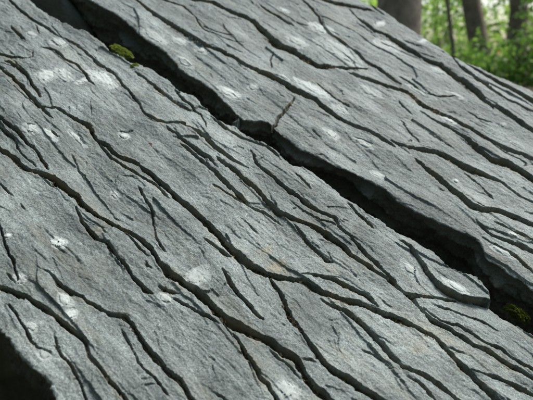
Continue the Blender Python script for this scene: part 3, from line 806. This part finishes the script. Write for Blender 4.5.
for i, (x, y, rx, ry, lb) in enumerate(WHITE):
    lichen(x, y, rx, ry, M_lich, 'lichen_patch', lb, 'white lichen on the slabs', -4 if rx > ry else 0, i)
GREY_LABELS = [
 'grey lichen crust between two white patches below the moss',
 'faint grey lichen streak near the upper corner of the lower slab',
 'grey lichen crust above the jagged short seam left of the moss',
 'long grey lichen smear on the upper slab beside the moss end of the fissure',
 'grey lichen spot next to the long smear along the upper slab',
 'small grey lichen mark under the first long seam of the upper slab',
 'tiny grey lichen mark between the fissure and the cross joint',
 'widest grey lichen band, on the bulging sheet of the upper slab',
 'grey lichen patch just above the widest seam of the upper slab',
 'small grey lichen mark against the long pale band on the upper slab',
 'grey lichen patch on the seam end beside a straw flake',
 'broad grey lichen patch on the sheet under the thick trunk',
 'grey lichen spot near the twin seams of the lower slab',
 'grey lichen streak beside the spot near the twin seams',
 'thin grey lichen line crossing the middle of the lower slab',
 'faint grey lichen dot alone in the middle of the lower slab',
 'faint grey lichen dot between the two longest seams',
 'tall grey lichen blotch beside the crumb-filled seam',
 'grey lichen mark on the short branch of the crumb-filled seam',
 'grey lichen streak above the white spot near the undercut edge',
 'grey lichen mark close to the undercut edge, by a forked seam',
 'grey lichen scale on the very lip of the undercut edge',
 'large mottled lichen rosette below the widest seam of the lower slab',
 'oval grey lichen patch on the block below the cross joint',
 'grey lichen streak right of the oval patch on the block',
 'grey lichen fleck on the rim above the black fissure',
 'thin grey lichen edging at the tip of the lens-shaped sheet',
 'long grey lichen edging under the lens-shaped sheet',
 'grey lichen patch on the sheet beside the wedge tip',
 'grey lichen fleck below the widest seam of the upper slab',
 'grey lichen fleck on the skyline sheet behind the lens-shaped sheet',
 'grey lichen smear where the steep short seam meets the lowest seam',
 'grey lichen patch at the lower end of the upper slab',
 'grey lichen mark in the middle of the fissure-side sheet, upper slab']
for i, ((x, y, rx, ry), lb) in enumerate(zip(GREY, GREY_LABELS)):
    lichen(x, y, rx, ry, M_lich2, 'grey_lichen_patch', lb, 'grey lichen crusts on the slabs', -3, 40 + i)
lichen(150, 144, 2.4, 1.9, M_lich3, 'brown_lichen', 'small brown lichen spot alone on the smooth lower slab', None, 0, 90)

# ------------------------------------------------------------------ leaves, moss and litter
def leaf_cloud(cent, size, r, ax_bias=None, asp=.62, fold=.25):
    """a folded rhombic leaf at every centre"""
    n = len(cent)
    d = r.normal(size=(n, 3)); d[:, 2] *= .6; d /= np.linalg.norm(d, axis=1)[:, None]
    nn = r.normal(size=(n, 3))
    if ax_bias is not None: nn = nn * .55 + np.array(ax_bias)
    s = np.cross(d, nn); s /= np.linalg.norm(s, axis=1)[:, None] + 1e-9
    nn = np.cross(s, d)
    L = (size * r.uniform(.65, 1.25, n))[:, None]
    p0 = cent - d * L * .5; p1 = cent + d * L * .5
    m = cent - d * L * .08
    a = m + s * L * asp * .5 + nn * L * fold * .5; b = m - s * L * asp * .5 + nn * L * fold * .5
    co = np.stack([p0, a, p1, b], 1).reshape(-1, 3)
    k = np.arange(n) * 4
    f = np.stack([k, k + 1, k + 2, k, k + 2, k + 3], 1).reshape(-1, 3)
    tint = np.repeat(r.random(n), 4)
    return co, f, tint

def leaf_obj(name, cent, size, mat, parent, r, origin=(0, 0, 0), **kw):
    co, f, t = leaf_cloud(np.asarray(cent), size, r, **kw)
    return mesh_np(name, co - np.array(origin), f, mat, parent, {'tint': ('FLOAT', t)}, smooth=False, n=3)

def moss(cx, cy, rx, ry, h0, hh, mat, label, seed, nblade, bl, uoff=0, voff=0):
    u0, v0 = at_px(cx, cy, h0); u0 += uoff; v0 += voff
    z = float(depth_at(cx, cy)); a, b = rx * z / F, ry * z / F * 1.4
    r = np.random.default_rng(seed)
    c = at_uvh(u0, v0, h0)
    root = empty('moss_cushion', c); tag(root, label, 'moss')
    g = np.linspace(-1, 1, 40); X, Y = np.meshgrid(g, g); Rr = np.sqrt(X * X + Y * Y)
    Rr = Rr / (1 + .30 * fbm(X * 1.6 + seed, Y * 1.6, seed + 9, 3)); lump = .20 * fbm(X * 3 + seed, Y * 3, seed, 3)
    Hm = hh * (np.sqrt(np.clip(1 - Rr ** 2, 0, 1)) * (1 + lump * 2) - .25 * (Rr > 1))
    P = (a * X)[..., None] * UW + (b * Y)[..., None] * VW + Hm[..., None] * NW
    ii = np.arange(X.size).reshape(X.shape)
    q = np.stack([ii[:-1, :-1], ii[:-1, 1:], ii[1:, 1:], ii[1:, :-1]], -1)[(Rr[:-1, :-1] < 1.02)]
    mesh_np('cushion', P.reshape(-1, 3), q, mat, root, {'tint': ('FLOAT', np.full(X.size, .25))})
    ang = r.uniform(0, 2 * np.pi, nblade); rad = np.sqrt(r.random(nblade)) * .98
    xx, yy = rad * np.cos(ang), rad * np.sin(ang)
    rs = np.clip(rad / (1 + .30 * fbm(xx * 1.6 + seed, yy * 1.6, seed + 9, 3)), 0, 1)
    hb = hh * np.sqrt(1 - rs ** 2) * (1 + .40 * fbm(xx * 3 + seed, yy * 3, seed, 3))
    Q = (a * xx)[:, None] * UW + (b * yy)[:, None] * VW + (hb + bl * .2)[:, None] * NW + r.normal(0, .0006, (nblade, 3))
    leaf_obj('moss_shoots', Q, np.full(nblade, bl), mat, root, r, asp=.38)['kind'] = 'stuff'
    return root

moss(120, 53, 15, 5, -.006, .008, M_moss, 'bright yellow-green moss cushion on the fissure edge', 1, 2600, .0042, 0, .004)
moss(136, 67, 3.4, 4, -.004, .007, M_moss, 'small green moss tuft just below the bright moss cushion', 2, 700, .0036, 0, -.004)
moss(513, 319, 14, 5, -.052, .012, M_mossD, 'dark olive moss in the lower end of the fissure', 3, 2600, .005, 0, .014)

# flakes of dead leaf lying in the seams
flk = [(52,180),(57,184),(60,187),(63,189),(67,193),(72,196),(47,176),(88,352),(103,374),(107,380),(110,384),(121,397),(213,309),(218,314),(226,318),(222,317),(252,334),(259,337),(262,339),(388,87),(392,86),(297,358),(302,278),(450,116),(466,124),(282,351),(346,379),(352,384),(436,178),(508,165),(181,283),(233,255)]
r = np.random.default_rng(77)
for i, (x, y) in enumerate(flk):
    u0, v0 = at_px(x, y); sid = 0 if v0 < float(cGF(np.array([u0]))[0]) else 1
    h, _ = Hs(np.array([u0]), np.array([v0]), sid)
    L = r.uniform(.005, .011); wd = L * r.uniform(.22, .6)
    n = 6; tt = np.linspace(-1, 1, n)
    prof = np.sqrt(np.clip(1 - tt ** 2, .02, 1)) * wd * .5
    cur = .15 * L * (tt ** 2)
    a = r.normal(-.2, .5); ca, sa = math.cos(a), math.sin(a)
    vs = []
    for sd_ in (-1, 0, 1):
        for k in range(n):
            lu, lv = tt[k] * L * .5, sd_ * prof[k]
            vs.append((lu * ca - lv * sa) * UW + (lu * sa + lv * ca) * VW + (cur[k] + .12 * wd * abs(sd_) + r.normal(0, .0003)) * NW)
    fs = [[s * n + k, s * n + k + 1, (s + 1) * n + k + 1, (s + 1) * n + k] for s in range(2) for k in range(n - 1)]
    o = mesh_np('leaf_fragment', np.array(vs), fs, M_straw, None, {'tint': ('FLOAT', np.full(len(vs), r.random()))})
    o.location = at_uvh(u0, v0, max(h[0], -.012) + .0018)
    sm = o.modifiers.new('thickness', 'SOLIDIFY'); sm.thickness = .0004
    tag(o, 'straw-coloured fragment of dead leaf caught in a rock seam', 'leaf fragment', 'dead leaf fragments in the seams')

# crumbs of humus and bark that have lodged in the seams
r = np.random.default_rng(78)
pc = []
for sid, lst in ((0, FRONT_CRACKS), (1, REAR_CRACKS)):
    for c in lst:
        a = np.array(c, float)
        if a[:, 2].max() < 4.2: continue
        u_, v_ = px(a[:, 0], a[:, 1]); w_ = a[:, 2] * depth_at(a[:, 0], a[:, 1]) / F
        al = np.concatenate([[0], np.cumsum(np.hypot(np.diff(u_), np.diff(v_)))])
        n = int(al[-1] * 5200)
        t = r.uniform(0, al[-1], n)
        uu = np.interp(t, al, u_); ww = np.interp(t, al, w_); vv = np.interp(t, al, v_) + r.normal(0, .26, n) * ww
        gate = fbm(uu * 16, vv * 16, 88, 2) + .25
        h, _ = Hs(uu, vv, sid)
        top = -.015 + .010 * np.clip(gate, -.2, 1) + r.uniform(-.003, .0015, n)
        hh = np.maximum(h + .0008, top)
        ok = (h < -.004) & (gate > 0) & (ww > .005) & (uu > -1.05) & (uu < .65)
        pc.append(W(uu, vv, hh)[ok])
pc = np.concatenate(pc)
dk = r.random(len(pc)) < .86
tag(leaf_obj('seam_humus', pc[dk], np.full(dk.sum(), .0030), M_humus, None, r, asp=.8), 'dark crumbs of humus lodged in the rock seams', 'humus', None, 'stuff')
tag(leaf_obj('seam_litter', pc[~dk], np.full((~dk).sum(), .0026), M_straw, None, r, asp=.5), 'pale straw and bark crumbs lodged in the rock seams', 'litter', None, 'stuff')

def tube_np(path, rad, sides=10, rough=0.0, seed=0):
    path = np.asarray(path, float); n = len(path)
    T = np.gradient(path, axis=0); T /= np.linalg.norm(T, axis=1)[:, None]
    ref = np.array([.31, .92, .17]); A = np.cross(T, ref); A /= np.linalg.norm(A, axis=1)[:, None]; B = np.cross(T, A)
    ang = np.linspace(0, 2 * np.pi, sides, endpoint=False)
    R = np.asarray(rad)[:, None] * np.ones(sides)[None]
    if rough:
        kk = np.arange(n)[:, None] * np.ones(sides)[None]
        R = R * (1 + rough * fbm(np.cos(ang)[None] * 3.1 + kk * .11 + seed, np.sin(ang)[None] * 3.1 - kk * .07, seed, 3))
    co = path[:, None] + R[..., None] * (np.cos(ang)[None, :, None] * A[:, None] + np.sin(ang)[None, :, None] * B[:, None])
    ii = np.arange(n * sides).reshape(n, sides); jj = np.roll(ii, -1, 1)
    f = np.stack([ii[:-1], jj[:-1], jj[1:], ii[1:]], -1).reshape(-1, 4)
    return co.reshape(-1, 3), f

# a dry stem standing in the fissure
u0, v0 = at_px(87, 8, -.045)
p = at_uvh(u0, v0, -.047); tp = at_uvh(u0 - .02, v0 + .004, .05)
tt = np.linspace(0, 1, 12)[:, None]
path = p[None] * (1 - tt) + tp[None] * tt + np.sin(tt * 3) * .006 * UW[None]
co, f = tube_np(path, np.linspace(.0042, .003, 12), 8, .2, 3)
o = mesh_np('dry_stem', co - p, f, M_straw, None, {'tint': ('FLOAT', np.full(len(co), .1))}); o.location = p
tag(o, 'thin tan dry stem poking up inside the fissure', 'stem')

# ------------------------------------------------------------------ the wood behind
def dirxy(x, d): return (x - 266.5) / F * d
def tree(name, label, px_low, px_high, d, r0, height, mat, lmat, seed, crown_lo, nleaf, lsize, group=None, spread=1.6, nl=9):
    """px_low / px_high: trunk axis at the photo rows 60 and 0"""
    r = np.random.default_rng(seed)
    x0 = dirxy(px_low, d); x1 = dirxy(px_high, d); dz = 60 / F * d
    lean = (x1 - x0) / dz
    gz0 = float(ground_z(np.array([x0]), np.array([d]))[0])
    xb = x0 + lean * (gz0 - CZ)
    base = np.array([xb, d, gz0 - .08])
    root = empty(name, base); tag(root, label, 'tree', group)
    n = 30; t = np.linspace(0, 1, n)
    wob = .03 * r0 / .15
    path = np.stack([lean * t * height * (1 - .45 * t) + wob * np.sin(t * 7 + seed), wob * np.cos(t * 6 + seed) + r.normal(0, .04) * t * height, t * height], -1)
    rad = r0 * ((1 - t) ** .8 * .92 + .08) * (1 + .55 * np.exp(-t * height / .28))
    co, f = tube_np(path, rad, 16, .14, seed)
    trunk = mesh_np('trunk', co, f, mat, root)
    cents = []
    for k in range(nl):
        s = crown_lo + (1 - crown_lo) * (k + .4) / nl
        i = min(int(s * (n - 1)), n - 2); p0 = path[i]
        az = k * 2.4 + seed; ln = spread * (1.15 - s * .7) * r.uniform(.7, 1.2)
        m = 9; q = np.linspace(0, 1, m)[:, None]
        dr = np.array([math.cos(az), math.sin(az), 0])
        lp = p0 + q * ln * dr + np.array([0, 0, 1]) * (q * ln * .45 - q ** 2 * ln * .2) + r.normal(0, .02, (m, 3)) * q
        co, f = tube_np(lp, np.linspace(rad[i] * .42 + .004, .004, m), 7, .1, seed + k)
        mesh_np('limb', co, f, mat, trunk)
        for c in range(7):
            b = lp[r.integers(3, m)] + r.normal(0, .16 * spread / 1.6, 3)
            cents.append(b + r.normal(0, .17 * spread / 1.6, (max(nleaf // (nl * 7), 3), 3)) * np.array([1.2, 1.2, .6]))
    cents = np.concatenate(cents)
    leaf_obj('crown', cents, np.full(len(cents), lsize), lmat, root, r, ax_bias=(0, 0, .6))
    return root

tree('tree', 'thick brown trunk rising right behind the top edge of the rock', 390, 389, 4.7, .185, 9.0, M_bark3, M_leafA, 1, .5, 3000, .09, spread=2.2)
tree('sapling', 'slender leaning sapling stem between the two stout trunks', 450, 436, 6.6, .024, 4.6, M_bark2, M_leafA, 2, .30, 1300, .075, spread=1.0)
tree('tree', 'grey-brown trunk leaning left with leafy shoots at its foot', 477, 462, 7.6, .13, 10.0, M_bark2, M_leafA, 3, .42, 3500, .09, spread=2.4)
tree('tree', 'dark upright trunk half hidden behind yellowing leaves', 511, 506, 7.2, .115, 9.5, M_bark, M_leafB, 4, .42, 3500, .09, spread=2.3)
tree('sapling', 'thin pale stem standing against the dark upright trunk', 499, 500, 8.8, .045, 5.0, M_bark2, M_leafA, 5, .25, 1500, .08, spread=1.2)
tree('tree', 'straight trunk out in the wood past the dark upright one', 610, 603, 6.4, .13, 9.0, M_bark2, M_leafB, 6, .40, 3200, .09, spread=2.3)
tree('tree', 'bare-stemmed tree behind the middle of the upper slab', 240, 236, 8.5, .14, 9.5, M_bark, M_leafB, 7, .42, 3200, .09, spread=2.3)

def sapling_leafy(label, x, d, h, seed, mat, nleaf, spread, name='shrub', lsize=.075):
    r = np.random.default_rng(seed)
    X = dirxy(x, d); z0 = float(ground_z(np.array([X]), np.array([d]))[0])
    base = np.array([X, d, z0 - .03]); root = empty(name, base)
    tag(root, label, 'shrub', 'understorey shrubs behind the rock')
    cents = []
    for k in range(5):
        az = r.uniform(0, 6.28); q = np.linspace(0, 1, 9)[:, None]
        lp = q * np.array([math.cos(az) * spread * .5, math.sin(az) * spread * .5, h * r.uniform(.75, 1.05)]) + r.normal(0, .015, (9, 3)) * q
        co, f = tube_np(lp, np.linspace(.012, .003, 9), 6); mesh_np('stem', co, f, M_bark2, root)
        for c in range(12):
            b = lp[r.integers(2, 9)] + r.normal(0, .14 * spread, 3)
            cents.append(b + r.normal(0, .10, (nleaf // 60, 3)) * np.array([1.2, 1.2, .5]))
    cents = np.concatenate(cents)
    leaf_obj('crown', cents, np.full(len(cents), lsize), mat, root, r, ax_bias=(0, 0, .8))
    return root
SH = [('low leafy shrub at the foot of the leaning trunk', 470, 6.6, .30, M_leafB, 500, .8),
      ('bright leafy shrub between the sapling and the rock edge', 447, 7.4, .55, M_leafB, 420, .8),
      ('deep green shrub in front of the dark upright trunk', 520, 6.4, .55, M_leafB, 800, .9),
      ('shrub with arching shoots right of the leaning trunk', 497, 6.3, .38, M_leafB, 520, .7),
      ('tall thin shrub behind the thick brown trunk', 420, 8.6, 1.4, M_leafB, 700, 1.1),
      ('leafy shrub past the end of the skyline edge', 565, 5.8, 1.0, M_leafB, 800, 1.0),
      ('shrub standing well behind the leaning trunk', 455, 10.5, 1.5, M_leafB, 700, 1.3),
      ('shrub under the far trees past the dark trunk', 530, 10.0, 1.6, M_leafB, 800, 1.4)]
for i, (lb, x, d, h, mt, nlf, spd) in enumerate(SH):
    sapling_leafy(lb, x, d, h, 500 + i, mt, nlf, spd)

# a few yellowed leaves hanging in the shrub
r = np.random.default_rng(91)
for i, (x, y, d) in enumerate([(499, 52, 5.4), (527, 17, 5.8)]):
    P = c2w(np.array([(x - 266.5) / F * d, (200 - y) / F * d, d]))
    o = leaf_obj('yellowed_leaf', np.zeros((1, 3)), np.array([.04]), M_leafO, None, r, ax_bias=(0, -1, .3), asp=.8); o.location = P
    tag(o, 'orange-yellow leaf among the green shoots beside the dark trunk', 'leaf', 'orange leaves among the shrubs')

# far wood: one leafy mass with thin stems, gaps of sky between
r = np.random.default_rng(123)
def arc(n, d0, d1, z0, z1, az0=-42, az1=62):
    az = np.radians(r.uniform(az0, az1, n)); d = r.uniform(d0, d1, n); z = r.uniform(z0, z1, n)
    return np.stack([d * np.sin(az), d * np.cos(az), CZ + z], -1)
cl = np.concatenate([arc(1500, 12, 20, -1.2, 4.5), arc(1500, 18, 32, -2.5, 6.0), arc(2600, 7, 18, -1.0, 7.5, 75, 310)])  # last arc: unseen leaves behind the camera, added to cut front fill
nper = 16
cc = (cl[:, None] + r.normal(0, .42, (len(cl), nper, 3)) * np.array([1, 1, .6])).reshape(-1, 3)
caz = np.radians(r.uniform(115, 318, 3000)); cel = np.radians(r.uniform(4, 52, 3000)); cd = r.uniform(5, 9, 3000)  # unseen canopy of leaves, added to block light on the seam walls
cc2 = np.stack([cd * np.sin(caz) * np.cos(cel), cd * np.cos(caz) * np.cos(cel), CZ + cd * np.sin(cel)], -1)
cc2 = (cc2[:, None] + r.normal(0, .36, (3000, nper, 3))).reshape(-1, 3)
tag(leaf_obj('added_shade_canopy', cc2, np.full(len(cc2), .17), M_leafB, None, r, ax_bias=(0, 0, .5), asp=.75), 'unseen leaf canopy added behind the camera to shade the seams', 'foliage', None, 'stuff')
leaf_far = leaf_obj('distant_foliage', cc, np.full(len(cc), .17), M_leafA, None, r, ax_bias=(0, 0, .5), asp=.75)
tag(leaf_far, 'bright green mass of far woodland leaves, plus unseen leaves added behind the camera', 'foliage', None, 'stuff')
cos_, fs_, k0 = [], [], 0
for i, b in enumerate(np.concatenate([arc(90, 13, 30, 0, 0, -180, 180), arc(14, 5.5, 9, 0, 0, 110, 300)])):
    z0 = float(ground_z(np.array([b[0]]), np.array([b[1]]))[0]) - .2
    m = 8; q = np.linspace(0, 1, m)[:, None]
    p = np.array([b[0], b[1], z0]) + q * np.array([r.normal(0, .5), r.normal(0, .3), 8.0])
    co, f = tube_np(p, np.linspace(r.uniform(.05, .13), .03, m), 8, .1, i)
    cos_.append(co); fs_.append(f + k0); k0 += len(co)
tag(mesh_np('distant_stems', np.concatenate(cos_), np.concatenate(fs_), M_bark2), 'far thin stems of the woodland behind', 'wood', None, 'stuff')

# leaf litter on the bank
n = 4000
lx = r.uniform(-3, 9, n); ly = r.uniform(2.2, 12, n)
lz = ground_z(lx, ly) + .012
tag(leaf_obj('leaf_litter', np.stack([lx, ly, lz], -1), np.full(n, .07), M_litter, None, r, ax_bias=(0, 0, 2.5)), 'brown dead leaves strewn on the bank behind the rock', 'leaf litter', None, 'stuff')
